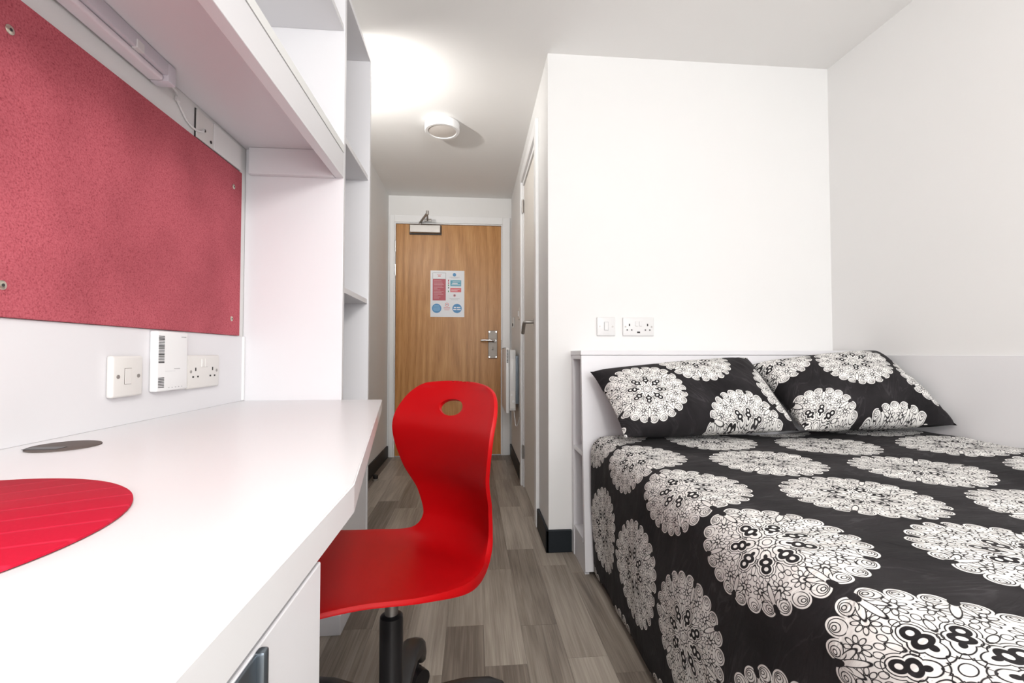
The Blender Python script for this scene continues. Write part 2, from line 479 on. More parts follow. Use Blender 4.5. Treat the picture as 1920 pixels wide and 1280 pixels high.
struct('ceiling', box(XL - T, XR + T, YB - T, YD + T, CH, CH + 0.1), 'ceiling', 'plain off-white plaster ceiling', 'ceiling')
struct('wall_left', box(XL - T, XL, YB - T, YD + T, 0, CH), 'wall', 'white wall running behind the desk and along the corridor', 'wall')
struct('wall_right', box(XR, XR + T, YB - T, YW, 0, CH), 'wall', 'white wall along the long side of the bed', 'wall')
bm = bmesh.new(); bx(bm, XC, XR + T, YW, YW + 0.10, 0, CH)
struct('wall_bedhead', bm, 'wall', 'white wall behind the headboard', 'wall')
# corridor wall with bathroom door opening y 2.42..3.10, height 2.07
DY0, DY1, DZ = 2.42, 3.10, 2.075
bm = bmesh.new()
bx(bm, XC, XC + 0.10, YW + 0.10, DY0, 0, CH); bx(bm, XC, XC + 0.10, DY1, YD, 0, CH); bx(bm, XC, XC + 0.10, DY0, DY1, DZ, CH)
struct('wall_corridor', bm, 'wall', 'corridor wall holding the bathroom door', 'wall')
# entrance wall with opening
LX0, LX1, LZ = -0.6746, 0.2514, 2.04
bm = bmesh.new()
bx(bm, XL, LX0 - 0.012, YD, YD + T, 0, CH); bx(bm, LX1 + 0.012, XC, YD, YD + T, 0, CH); bx(bm, LX0 - 0.012, LX1 + 0.012, YD, YD + T, LZ + 0.012, CH)
struct('wall_entrance', bm, 'wall', 'end wall around the oak entrance door', 'wall')
# wall behind the camera with an assumed, unseen window
WX0, WX1, WZ0, WZ1 = -0.46, 1.56, 0.86, 2.14
bm = bmesh.new()
bx(bm, XL, WX0, YB - T, YB, 0, CH); bx(bm, WX1, XR, YB - T, YB, 0, CH)
bx(bm, WX0, WX1, YB - T, YB, 0, WZ0); bx(bm, WX0, WX1, YB - T, YB, WZ1, CH)
struct('wall_window', bm, 'wall', 'white wall with the assumed wide window', 'wall')
wn = sthing('assumed_window_1', ((WX0 + WX1) / 2, YB - 0.08, WZ0), 'assumed wide white framed window, unseen, facing the corridor end', 'window')
bm = bmesh.new()
for a in ((WX0, WX0 + 0.06, WZ0, WZ1), (WX1 - 0.06, WX1, WZ0, WZ1), (WX0, WX1, WZ0, WZ0 + 0.06), (WX0, WX1, WZ1 - 0.06, WZ1), (0.52, 0.58, WZ0, WZ1)):
    bx(bm, a[0], a[1], YB - 0.11, YB - 0.05, a[2], a[3], 0.006)
obj('window_frame', bm, 'duct', wn)
obj('pane', box(WX0 + 0.06, 0.52, YB - 0.085, YB - 0.079, WZ0 + 0.06, WZ1 - 0.06), 'glass', wn)
obj('pane', box(0.58, WX1 - 0.06, YB - 0.085, YB - 0.079, WZ0 + 0.06, WZ1 - 0.06), 'glass', wn)

# skirting boards (charcoal)
SK = 0.10
def skirt(name, a, label): struct(name, box(*a, 0, SK, 0.003), 'skirt', label, 'skirting board')
skirt('baseboard_left', (XL, XL + 0.014, 1.94, YD - 0.02), 'charcoal skirting board along the corridor left wall')
skirt('baseboard_corridor', (XC - 0.014, XC, 3.165, YD - 0.02), 'charcoal skirting board between bathroom door and entrance door')
bm = bmesh.new(); bx(bm, XC - 0.014, XC, YW - 0.014, 2.345, 0, SK, 0.003); bx(bm, XC - 0.014, 0.449, YW - 0.014, YW, 0, SK, 0.003)
struct('baseboard_corner', bm, 'skirt', 'charcoal skirting board wrapping the wall corner beside the headboard', 'skirting board')
# dado panel along right wall
struct('trim_1', box(XR - 0.012, XR, YB + 0.01, YW - 0.001, 0.0, 0.889, 0.002), 'desk', 'white laminate wall panel along the bed side', 'wall panel')

# ------------------------------------------------------------------ entrance door
d1 = sthing('door_1', ((LX0 + LX1) / 2, YD, 0), 'oak veneer entrance door with lever handle and closer', 'door')
leaf = obj('door_leaf', box(LX0, LX1, YD, YD + 0.044, 0.006, LZ, 0.0015), 'oak', d1)
bm = bmesh.new()
# lining edge (thin bright reveal) then flat architrave
bx(bm, LX0 - 0.012, LX0 - 0.003, YD - 0.012, YD + 0.10, 0, LZ + 0.012); bx(bm, LX1 + 0.003, LX1 + 0.012, YD - 0.012, YD + 0.10, 0, LZ + 0.012)
bx(bm, LX0 - 0.003, LX1 + 0.003, YD - 0.012, YD + 0.10, LZ + 0.003, LZ + 0.012)
obj('door_lining', bm, 'gloss', d1)
bm = bmesh.new()
bx(bm, XL + 0.016, LX0 - 0.013, YD - 0.018, YD, 0, LZ + 0.075, 0.003)
bx(bm, LX1 + 0.013, LX1 + 0.080, YD - 0.018, YD, 0, LZ + 0.075, 0.003)
bx(bm, LX0 - 0.013, LX1 + 0.013, YD - 0.018, YD, LZ + 0.013, LZ + 0.075, 0.003)
obj('architrave', bm, 'gloss', d1)
for hz in (1.84, 1.63, 0.22):
    bm = bmesh.new(); cyl(bm, (LX0 - 0.004, YD - 0.006, hz - 0.05), (LX0 - 0.004, YD - 0.006, hz + 0.05), 0.008, n=12)
    obj('hinge', bm, 'chrome', d1, smooth=True)
pl = obj('handle_plate', box(0.138, 0.218, YD - 0.010, YD, 0.855, 1.103, 0.003), 'satin', d1)
bm = bmesh.new()
cyl(bm, (0.193, YD - 0.01, 1.012), (0.193, YD - 0.058, 1.012), 0.012, n=16)
tube(bm, smooth_path([(0.200, YD - 0.055, 1.012), (0.16, YD - 0.058, 1.014), (0.11, YD - 0.056, 1.014), (0.072, YD - 0.050, 1.012)]), 0.012)
obj('lever', bm, 'chrome', pl, smooth=True)
bm = bmesh.new(); cyl(bm, (0.178, YD - 0.010, 0.945), (0.178, YD - 0.02, 0.945), 0.014, n=20); bx(bm, 0.174, 0.182, YD - 0.030, YD - 0.018, 0.930, 0.960, 0.002)
obj('lock_turn', bm, 'satin', pl, smooth=True)
for sx in (0.148, 0.208):
    for sz in (0.867, 1.091):
        bm = bmesh.new(); cyl(bm, (sx, YD - 0.010, sz), (sx, YD - 0.0125, sz), 0.006, n=12); obj('screw', bm, 'chrome', pl)
obj('latch_plate', box(LX1 + 0.002, LX1 + 0.006, YD - 0.014, YD + 0.02, 0.93, 1.02), 'steel', d1)
# overhead closer with folded arm reaching out over the door
cl = obj('door_closer', box(-0.551, -0.285, YD - 0.052, YD, 1.957, 2.026, 0.005), 'steel', d1)
obj('closer_shadow_rim', box(-0.558, -0.278, YD - 0.012, YD - 0.0005, 1.947, 2.032, 0.002), 'black', d1)  # black sheet painting the shadow rim around the closer body
bm = bmesh.new()
tube(bm, [(-0.462, YD - 0.03, 2.030), (-0.462, YD - 0.03, 2.052)], 0.012)
tube(bm, [(-0.462, YD - 0.03, 2.050), (-0.378, YD - 0.26, 2.064)], 0.010)
tube(bm, [(-0.378, YD - 0.26, 2.072), (-0.400, YD - 0.02, 2.072)], 0.008)
tube(bm, [(-0.378, YD - 0.26, 2.050), (-0.378, YD - 0.26, 2.082)], 0.012)
bx(bm, -0.425, -0.365, YD - 0.030, YD - 0.016, 2.060, 2.084, 0.002)
obj('closer_arm', bm, 'steel', d1, smooth=True)

# ------------------------------------------------------------------ bathroom door (in the corridor wall)
d2 = sthing('door_2', (XC, (DY0 + DY1) / 2, 0), 'white painted bathroom door with lever in corridor wall', 'door')
obj('door_leaf', box(XC + 0.004, XC + 0.044, DY0 + 0.034, DY1 - 0.034, 0.008, DZ - 0.034, 0.002), 'corridor', d2)
bm = bmesh.new()
bx(bm, XC - 0.004, XC + 0.10, DY0, DY0 + 0.030, 0, DZ); bx(bm, XC - 0.004, XC + 0.10, DY1 - 0.030, DY1, 0, DZ); bx(bm, XC - 0.004, XC + 0.10, DY0 + 0.03, DY1 - 0.03, DZ - 0.030, DZ)
obj('door_lining', bm, 'gloss', d2)
bm = bmesh.new()
bx(bm, XC - 0.018, XC, DY0 - 0.068, DY0 - 0.002, 0, DZ + 0.066, 0.003); bx(bm, XC - 0.018, XC, DY1 + 0.002, DY1 + 0.060, 0, DZ + 0.066, 0.003)
bx(bm, XC - 0.018, XC, DY0 - 0.002, DY1 + 0.002, DZ + 0.002, DZ + 0.066, 0.003)
obj('architrave', bm, 'gloss', d2)
for hz in (1.90, 0.236):
    bm = bmesh.new(); bx(bm, XC - 0.0075, XC - 0.004, 3.068, 3.100, hz - 0.042, hz + 0.042)
    cyl(bm, (XC - 0.006, 3.062, hz - 0.044), (XC - 0.006, 3.062, hz + 0.044), 0.007, n=12)
    obj('hinge', bm, 'steel', d2, smooth=True)
hr = obj('handle_rose', lathe(bmesh.new(), [(0.026, XC + 0.003), (0.026, XC - 0.005), (0.020, XC - 0.008)], (0, 2.50, 1.070), 'X'), 'steel', d2, smooth=True)
bm = bmesh.new()
tube(bm, smooth_path([(XC - 0.004, 2.50, 1.070), (XC - 0.040, 2.50, 1.070), (XC - 0.057, 2.506, 1.068), (XC - 0.060, 2.53, 1.055), (XC - 0.060, 2.58, 1.012)]), 0.010)
obj('lever', bm, 'steel', hr, smooth=True)

# ------------------------------------------------------------------ notice on the entrance door
PX0, PX1, PZ0, PZ1 = -0.373, -0.075, 1.221, 1.633
ns = thing('safety_notice', ((PX0 + PX1) / 2, YD - 0.002, PZ0), 'laminated white safety notice with red panel and blue discs on oak door', 'notice')
obj('sheet', box(PX0, PX1, YD - 0.0020, YD - 0.0004, PZ0, PZ1), 'paper', ns)
PWn, PHn = PX1 - PX0, PZ1 - PZ0
def pr(u0, u1, v0, v1, mat, nm='print', lift=0.0006):
    """flat printed patch in sheet fractions, v from the top"""
    return obj(nm, box(PX0 + u0 * PWn, PX0 + u1 * PWn, YD - 0.0020 - lift, YD - 0.0020, PZ1 - v1 * PHn, PZ1 - v0 * PHn), mat, ns)
def pdisc(u, v, rad, mat, nm='disc', lift=0.0006):
    bm = bmesh.new(); cx, cz = PX0 + u * PWn, PZ1 - v * PHn
    cyl(bm, (cx, YD - 0.0020, cz), (cx, YD - 0.0020 - lift, cz), rad * PWn, n=40)
    return obj(nm, bm, mat, ns)
def pbars(spec, mat, nm, lift=0.0011):
    bm = bmesh.new()
    for (u0, u1, v0, v1) in spec:
        bx(bm, PX0 + u0 * PWn, PX0 + u1 * PWn, YD - 0.0020 - lift, YD - 0.0020, PZ1 - v1 * PHn, PZ1 - v0 * PHn)
    return obj(nm, bm, mat, ns)
pr(0.055, 0.455, 0.045, 0.185, 'p_grey', 'header_border'); pr(0.075, 0.44, 0.06, 0.175, 'paper', 'header', 0.0009)
pr(0.065, 0.45, 0.185, 0.645, 'p_red', 'red_panel')
rt = random.Random(5)
pbars([(0.10, 0.10 + 0.1 + 0.2 * rt.random(), 0.215 + 0.029 * q, 0.224 + 0.029 * q) for q in range(14)], 'p_pink', 'text_lines')
pbars([(0.19, 0.33, 0.08, 0.092), (0.22, 0.30, 0.105, 0.135)], 'p_pink', 'header_text')
pdisc(0.705, 0.088, 0.050, 'p_blue', 'emblem'); pbars([(0.56, 0.86, 0.135, 0.142), (0.60, 0.82, 0.155, 0.162)], 'p_grey', 'caption')
pr(0.585, 0.905, 0.205, 0.335, 'p_teal', 'blue_panel'); pbars([(0.65, 0.88, 0.235, 0.245), (0.64, 0.80, 0.265, 0.285), (0.62, 0.88, 0.30, 0.308)], 'paper', 'text_lines')
pr(0.585, 0.905, 0.375, 0.465, 'p_red2', 'red_strip'); pbars([(0.61, 0.86, 0.40, 0.408), (0.61, 0.80, 0.43, 0.438)], 'paper', 'text_lines')
for a_, b_, c_ in ((0.195, 0.235, 'p_red'), (0.255, 0.285, 'p_red'), (0.30, 0.335, 'p_green'), (0.43, 0.465, 'p_green')): pr(0.515, 0.545, a_, b_, c_, 'pictogram')
pbars([(0.515, 0.545, 0.355, 0.385)], 'p_dark', 'pictogram')
pdisc(0.71, 0.535, 0.042, 'p_pink', 'emblem'); pdisc(0.71, 0.535, 0.022, 'p_dark', 'emblem_core', 0.0009)
pbars([(0.56, 0.86, 0.60, 0.608), (0.60, 0.82, 0.625, 0.632)], 'p_grey', 'caption')
pdisc(0.185, 0.815, 0.138, 'p_blue'); pbars([(0.11, 0.26, 0.755, 0.768), (0.08, 0.29, 0.785, 0.797), (0.08, 0.29, 0.812, 0.824), (0.08, 0.29, 0.838, 0.85), (0.11, 0.26, 0.865, 0.875)], 'p_lblue', 'text_lines')
pdisc(0.785, 0.815, 0.138, 'p_blue'); pbars([(0.69, 0.76, 0.785, 0.805), (0.78, 0.885, 0.785, 0.805), (0.675, 0.77, 0.828, 0.848), (0.79, 0.895, 0.828, 0.848)], 'paper', 'text_lines')
pdisc(0.485, 0.735, 0.055, 'p_red2', 'no_smoking_ring'); pdisc(0.485, 0.735, 0.042, 'paper', 'ring_inner', 0.0009)
pbars([(0.46, 0.51, 0.728, 0.742)], 'p_dark', 'cigarette', 0.0013)
pbars([(0.39, 0.58, 0.79, 0.802), (0.39, 0.58, 0.815, 0.827), (0.41, 0.56, 0.84, 0.852)], 'p_pink', 'text_lines')

# ------------------------------------------------------------------ corridor: heater, plates, door stop
hy0, hy1 = 3.36, 3.86
ht = thing('panel_heater', (0.30, (hy0 + hy1) / 2, 0.47), 'slim white electric panel heater on the corridor wall', 'heater')
obj('body', box(0.272, 0.318, hy0, hy1, 0.475, 0.925, 0.006), 'plastic', ht, smooth=True)
obj('front_panel', box(0.246, 0.270, hy0 + 0.01, hy1 - 0.01, 0.455, 0.940, 0.006), 'gloss', ht, smooth=True)
obj('wall_bracket', box(0.318, XC - 0.0005, hy0 + 0.05, hy1 - 0.05, 0.52, 0.88), 'gunmetal', ht)
bm = bmesh.new()
for q in range(14): bx(bm, 0.2445, 0.262, hy1 - 0.30 + q * 0.02, hy1 - 0.29 + q * 0.02, 0.9405, 0.943)
for q in range(9): bx(bm, 0.252, 0.262, hy0 + 0.006, hy0 + 0.012, 0.83 + q * 0.011, 0.836 + q * 0.011)
o = obj('grille', bm, 'black', ht); o['kind'] = 'stuff'
obj('control_box', box(0.275, 0.312, hy0 - 0.006, hy0 + 0.001, 0.49, 0.62, 0.002), 'oldplastic', ht)
bm = bmesh.new(); cyl(bm, (0.300, hy0 - 0.012, 0.545), (0.300, hy0 - 0.002, 0.545), 0.010, n=16)
obj('thermostat_knob', bm, 'gloss', ht, smooth=True)
obj('heater_switch', box(0.282, 0.292, hy0 - 0.009, hy0 - 0.0055, 0.585, 0.600), 'gloss', ht)
bm = bmesh.new(); tube(bm, smooth_path([(0.305, hy0 + 0.03, 0.478), (0.312, hy0 + 0.02, 0.42), (0.316, hy0, 0.37), (0.328, hy0 - 0.02, 0.372), (0.3405, hy0 - 0.06, 0.43)]), 0.004)
obj('power_cable', bm, 'plastic', ht, smooth=True)

def plate_x(name, xw, sgn, yc, zc, w, h, t, mat, label, cat, group=None):
    """wall plate on a wall of constant x; sgn = direction it faces"""
    o = thing(name, (xw, yc, zc - h / 2), label, cat, group)
    x0, x1 = sorted((xw, xw + sgn * t))
    obj('plate', box(x0, x1, yc - w / 2, yc + w / 2, zc - h / 2, zc + h / 2, min(0.005, t * 0.45), 3), mat, o, smooth=True)
    return o
sp_ = plate_x('corridor_switch', XC, -1, 3.285, 1.185, 0.086, 0.086, 0.014, 'oldplastic', 'ivory switch plate on corridor wall beside bathroom door frame', 'switch')
obj('rocker', box(XC - 0.020, XC - 0.0135, 3.275, 3.297, 1.165, 1.205, 0.002), 'plastic', sp_)
sp_ = plate_x('heater_spur', XC, -1, 3.79, 1.155, 0.086, 0.086, 0.010, 'plastic', 'white spur plate on corridor wall above the panel heater', 'switch')
obj('rocker', box(XC - 0.016, XC - 0.0095, 3.78, 3.80, 1.125, 1.150, 0.002), 'black', sp_)
ds_ = thing('door_stop', (-0.684, 3.324, 0), 'small black and steel floor door stop in corridor', 'door stop')
obj('base', lathe(bmesh.new(), [(0.022, 0.0005), (0.022, 0.008), (0.017, 0.012)], (-0.684, 3.324, 0)), 'steel', ds_, smooth=True)
obj('buffer', lathe(bmesh.new(), [(0.016, 0.012), (0.018, 0.02), (0.018, 0.034), (0.012, 0.040)], (-0.684, 3.324, 0)), 'black', ds_, smooth=True)

# assumed spotlight, unseen behind the bookcase, read off the ceiling lamp's long shadow
ul = thing('assumed_spotlight', (XL, 2.05, 1.97), 'assumed small white wall spotlight, unseen behind the tall bookcase', 'assumed wall light')
obj('backplate', box(XL, XL + 0.012, 2.02, 2.08, 1.97, 2.07, 0.003), 'gloss', ul)
obj('arm', tube(bmesh.new(), [(XL + 0.01, 2.05, 2.00), (XL + 0.07, 2.05, 2.00)], 0.008), 'gloss', ul)
obj('cup', lathe(bmesh.new(), [(0.02, 1.995), (0.038, 2.01), (0.040, 2.045), (0.036, 2.045), (0.034, 2.014), (0.012, 2.005)], (XL + 0.085, 2.05, 0)), 'gloss', ul, smooth=True)
pd = bpy.data.lights.new('assumed_spot_bulb', 'SPOT'); pd.energy = 38; pd.shadow_soft_size = 0.02; pd.color = (1.0, 0.97, 0.93)
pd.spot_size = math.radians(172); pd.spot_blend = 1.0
po = bpy.data.objects.new('assumed_spot_bulb', pd); C.objects.link(po); po.parent = ul
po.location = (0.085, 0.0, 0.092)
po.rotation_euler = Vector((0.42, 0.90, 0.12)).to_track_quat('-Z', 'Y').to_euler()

# unseen fill light added behind the camera to lift the ceiling and right wall
tx, ty = 0.30, -0.62
fl_ = thing('added_fill_lamp', (tx, ty, 0), 'added fill light on a slim steel stand with a bare bulb, unseen behind the camera', 'fill light')
obj('base', lathe(bmesh.new(), [(0.13, 0.0), (0.13, 0.012), (0.05, 0.022), (0.014, 0.03)], (tx, ty, 0)), 'steel', fl_, smooth=True)
obj('pole', lathe(bmesh.new(), [(0.011, 0.028), (0.011, 1.56)], (tx, ty, 0), n=20), 'steel', fl_, smooth=True)
obj('bulb_holder', lathe(bmesh.new(), [(0.012, 1.55), (0.024, 1.57), (0.024, 1.62), (0.020, 1.625)], (tx, ty, 0)), 'gloss', fl_, smooth=True)
td = bpy.data.lights.new('added_fill_bulb', 'POINT'); td.energy = 57; td.shadow_soft_size = 0.10; td.color = (1.0, 0.97, 0.93)
to = bpy.data.objects.new('added_fill_bulb', td); C.objects.link(to); to.parent = fl_; to.location = (0, 0, 1.74)

# ------------------------------------------------------------------ ceiling lamp
cx, cy = -0.188, 2.762
lm = thing('ceiling_lamp', (cx, cy, CH), 'round white flush ceiling light with opal disc in corridor', 'ceiling light')
obj('rim', lathe(bmesh.new(), [(0.100, CH), (0.105, CH - 0.004), (0.105, CH - 0.046), (0.101, CH - 0.050), (0.086, CH - 0.050), (0.084, CH - 0.046), (0.084, CH - 0.04)], (cx, cy, 0), n=64), 'gloss', lm, smooth=True)
obj('diffuser', lathe(bmesh.new(), [(0.0835, CH - 0.041), (0.0835, CH - 0.046), (0.075, CH - 0.0475), (0.01, CH - 0.049)], (cx, cy, 0), n=64), 'diff', lm, smooth=True)

# ------------------------------------------------------------------ tall bookcase at the desk end
BX = -0.428; B0, B1 = 1.5405, 1.935
bk = thing('bookcase', ((XL + BX) / 2, (B0 + B1) / 2, 0), 'tall narrow white bookcase with open shelves at the desk end', 'bookcase')
PT = 0.020
obj('side_panel', box(XL + 0.001, BX, B0, B0 + PT, 0.0, 2.134, 0.0012), 'lam', bk)
obj('side_panel', box(XL + 0.001, BX, B1 - PT, B1, 0.0, 2.134, 0.0012), 'lam', bk)
obj('back_panel', box(XL + 0.001, XL + 0.009, B0 + PT, B1 - PT, 0.10, 2.11), 'lam', bk)
obj('top_board', box(XL + 0.010, BX, B0 + PT, B1 - PT, 2.114, 2.133, 0.001), 'lam', bk)
for z in (1.612, 1.100): obj('shelf', box(XL + 0.010, BX - 0.005, B0 + PT, B1 - PT, z, z + 0.019, 0.001), 'lam', bk)
obj('shelf', box(XL + 0.010, BX - 0.022, B0 + PT, B1 - PT, 0.660, 0.678), 'lam', bk)
obj('cupboard_door', box(BX - 0.020, BX - 0.002, B0 + PT + 0.002, B1 - PT - 0.002, 0.10, 0.690, 0.0012), 'lam', bk)
bm = bmesh.new(); bx(bm, XL + 0.002, BX + 0.012, B0 - 0.028, B0 - 0.0005, 0, 0.062, 0.002); bx(bm, BX + 0.0005, BX + 0.012, B0 - 0.0005, B1, 0, 0.062, 0.002)
obj('plinth', bm, 'lam', bk)

# ------------------------------------------------------------------ overhead shelf unit above the desk
SY0 = -0.59
sh = thing('overhead_shelf', ((XL + BX) / 2, 0.45, 1.476), 'long white overhead shelf unit above the red pinboard', 'shelf')
obj('bottom_board', box(XL + 0.001, BX - 0.004, SY0, B0 - 0.0005, 1.560, 1.586, 0.001), 'lam', sh)
obj('fascia', box(BX - 0.027, BX, SY0, B0 - 0.0005, 1.476, 1.5585, 0.0015), 'lam', sh)
obj('front_edge', box(BX - 0.0035, BX + 0.0005, SY0, B0 - 0.0005, 1.5615, 1.587, 0.0005), 'lamedge', sh)
obj('end_cleat', box(XL + 0.020, BX - 0.028, B0 - 0.022, B0 - 0.0006, 1.474, 1.5595, 0.001), 'lam', sh)
obj('upper_board', box(XL + 0.001, BX - 0.004, SY0, B0 - 0.0005, 1.974, 1.993, 0.001), 'lam', sh)
obj('end_panel', box(XL + 0.001, BX, SY0 - 0.02, SY0 - 0.0005, 1.476, 2.134, 0.001), 'lam', sh)

# strip light under the shelf
st = thing('strip_light', (-0.712, 0.52, 1.559), 'slim white fluorescent strip light under the overhead shelf', 'strip light')
obj('body', box(-0.733, -0.694, -0.06, 1.112, 1.528, 1.5595, 0.003), 'lampbody', st, smooth=True)
obj('lens', box(-0.7345, -0.702, -0.05, 1.085, 1.514, 1.5275, 0.005, 3), 'tube', st, smooth=True)
obj('end_cap', box(-0.735, -0.692, 1.086, 1.114, 1.514, 1.5592, 0.005), 'lampbody', st, smooth=True)
obj('switch', box(-0.704, -0.6915, 0.988, 1.008, 1.526, 1.545, 0.001), 'plastic', st)
bm = bmesh.new()
tube(bm, smooth_path([(-0.712, 1.114, 1.530), (-0.720, 1.150, 1.534), (-0.733, 1.180, 1.540), (-0.7365, 1.187, 1.528), (-0.7365, 1.205, 1.512), (-0.7365, 1.230, 1.494), (-0.7345, 1.262, 1.488), (-0.7300, 1.285, 1.494), (-0.731, 1.292, 1.503)]), 0.0028)
obj('cable', bm, 'plastic', st, smooth=True)
obj('cable_clip', box(-0.7400, -0.732, 1.181, 1.195, 1.523, 1.534, 0.002), 'plastic', st)

# wiring cover between shelf and pinboard
cv = thing('wiring_cover', (XL, 1.38, 1.47), 'pale cover plate with dark gap above the pinboard', 'cover plate')
obj('gap_backing', box(XL + 0.0002, XL + 0.0022, 1.2655, 1.4990, 1.472, 1.5500), 'dark', cv)
obj('plate', box(XL + 0.0023, XL + 0.006, 1.268, 1.345, 1.472, 1.5475, 0.001), 'oldplastic', cv)
obj('plate', box(XL + 0.0023, XL + 0.008, 1.346, 1.4965, 1.472, 1.5475, 0.001), 'wall', cv)
for (yy, zz) in ((1.302, 1.505), (1.332, 1.487)):
    bm = bmesh.new(); cyl(bm, (XL + 0.005, yy, zz), (XL + 0.008, yy, zz), 0.004, n=12); obj('screw', bm, 'dark', cv)

# ------------------------------------------------------------------ pinboard
pb = thing('pinboard', (XL, 0.5, 0.952), 'large red felt pinboard screwed to the wall above the desk', 'pinboard')
FX = XL + 0.010
obj('felt_panel', box(XL + 0.0005, FX, -0.50, 1.500, 0.9505, 1.466, 0.0015), 'felt', pb)
for yy in (0.772, 1.450, 0.10):
    for zz in (1.000, 1.405):
        s = obj('screw', lathe(bmesh.new(), [(0.0075, FX - 0.001), (0.0075, FX + 0.001), (0.005, FX + 0.0024)], (0, yy, zz), 'X', 20), 'brassy', pb, smooth=True)
        obj('cross_slot', lathe(bmesh.new(), [(0.0026, FX + 0.0022), (0.0026, FX + 0.0027)], (0, yy, zz), 'X', 8), 'dark', s)
# laminate splash panel between desk and pinboard
struct('trim_2', box(XL + 0.0004, XL + 0.004, -0.50, B0 - 0.012, 0.7432, 0.9495, 0.0005), 'lam', 'white laminate upstand panel between the desk and pinboard', 'wall panel')
struct('trim_3', box(XL + 0.0004, XL + 0.010, B0 - 0.0115, B0 - 0.0006, 0.7435, 0.9495, 0.003), 'gloss', 'white sealant bead where desk upstand meets bookcase', 'trim')

# plates above the desk
WX = XL + 0.0042
fs = plate_x('fused_spur', WX, 1, 1.028, 0.846, 0.086, 0.086, 0.014, 'oldplastic', 'ivory single switch plate on the wall above desk grommet', 'switch')
xf = WX + 0.014
obj('rocker', box(xf - 0.001, xf + 0.0014, 1.0175, 1.0345, 0.8300, 0.8625, 0.0006), 'oldplastic', fs)
bm = bmesh.new(); bx(bm, xf - 0.0005, xf + 0.0004, 1.0165, 1.0355, 0.8295, 0.8632)
obj('rocker_gap', bm, 'grommet', fs)
for yy in (0.999, 1.056):
    obj('screw', lathe(bmesh.new(), [(0.0042, xf - 0.001), (0.0042, xf + 0.001), (0.003, xf + 0.0014)], (0, yy, 0.846), 'X', 16), 'steel', fs)

def socket_y(face, yc, zc, parent, s, mats=('dark',)):
    """three pin holes of a socket on an x-facing plate"""
    bm = bmesh.new()
    bx(bm, face - 0.002, face + 0.0006, yc - 0.0022, yc + 0.0022, zc + 0.006, zc + 0.015)
    obj('earth_hole', bm, 'dark', parent)
    for dy in (-0.0105, 0.0105):
        bm = bmesh.new(); bx(bm, face - 0.002, face + 0.0006, yc + dy - 0.0032, yc + dy + 0.0032, zc - 0.011, zc - 0.0066); obj('pin_hole', bm, 'dark', parent)
so = plate_x('double_socket', WX, 1, 1.308, 0.846, 0.146, 0.088, 0.010, 'oldplastic', 'ivory double socket on the wall above the desk beside white box', 'socket')
xf = WX + 0.010
for yc in (1.268, 1.346): socket_y(xf, yc, 0.842, so, 1)
for yy in (1.299, 1.315): obj('rocker', box(xf - 0.001, xf + 0.002, yy - 0.006, yy + 0.006, 0.858, 0.880, 0.0010), 'oldplastic', so)
for yy in (1.2475, 1.3665): obj('screw', lathe(bmesh.new(), [(0.0040, xf - 0.001), (0.0040, xf + 0.001), (0.003, xf + 0.0014)], (0, yy, 0.847), 'X', 16), 'steel', so)

# white network box with vents
ro = thing('network_box', (WX, 1.175, 0.806), 'white network access box with dark side vents between switch and socket', 'network box')
rx0, rx1 = WX + 0.0002, WX + 0.018
obj('body', box(rx0, rx1, 1.108, 1.221, 0.8055, 0.9465, 0.004, 3), 'gloss', ro, smooth=True)
bm = bmesh.new()
for q in range(18): bx(bm, rx1 - 0.001, rx1 + 0.0006, 1.1125, 1.1320, 0.8720 + q * 0.0036, 0.8720 + q * 0.0036 + (0.0017 if q % 5 else 0.0024))
for q in range(7): bx(bm, rx1 - 0.001, rx1 + 0.0006, 1.1125, 1.1320, 0.8150 + q * 0.0036, 0.8168 + q * 0.0036)
o = obj('vent_slots', bm, 'dark', ro); o['kind'] = 'stuff'
obj('seam', box(rx1 - 0.001, rx1 + 0.0004, 1.136, 1.172, 0.8520, 0.8524), 'p_grey', ro)
obj('model_print', box(rx1 - 0.001, rx1 + 0.0004, 1.168, 1.190, 0.8565, 0.8583), 'p_grey', ro)
obj('brand_print', box(rx1 - 0.001, rx1 + 0.0004, 1.194, 1.212, 0.9335, 0.9358), 'p_grey', ro)
for q in range(5): obj('status_mark', box(rx1 - 0.001, rx1 + 0.0004, 1.148 + q * 0.012, 1.152 + q * 0.012, 0.8125, 0.8140), 'p_grey', ro)

# ------------------------------------------------------------------ desk
DTOP, DBOT = 0.743, 0.7085
dk_ = thing('desk', (-0.44, 0.5, DBOT), 'long white laminate desk with tapered end fixed below the pinboard', 'desk')
wt = obj('worktop', prism([(XL + 0.0008, -0.58), (-0.136, -0.58), (-0.136, 0.5454), (-0.2975, B0 - 0.0008), (XL + 0.0008, B0 - 0.0008)], DBOT, DTOP, 0.0015), 'desk', dk_)
gm = obj('cable_grommet', lathe(bmesh.new(), [(0.046, DTOP + 0.0002), (0.046, DTOP + 0.0016), (0.043, DTOP + 0.0026), (0.01, DTOP + 0.0026)], (-0.657, 0.800, 0)), 'grommet', dk_, smooth=True)
obj('grommet_slot', box(-0.690, -0.640, 0.765, 0.785, DTOP + 0.0024, DTOP + 0.0032, 0.0004), 'black', gm)
obj('support_panel', box(XL + 0.002, XL + 0.018, 0.45, B0 - 0.03, 0.35, DBOT - 0.001), 'lam', dk_)

pm = thing('placemat', (-0.502, 0.395, DTOP), 'round crimson placemat with scored lines lying on the desk', 'placemat')
obj('disc', lathe(bmesh.new(), [(0.187, DTOP + 0.0004), (0.1895, DTOP + 0.0012), (0.1895, DTOP + 0.003), (0.188, DTOP + 0.0042), (0.02, DTOP + 0.0044)], (-0.502, 0.395, 0), n=96), 'placemat', pm, smooth=True)

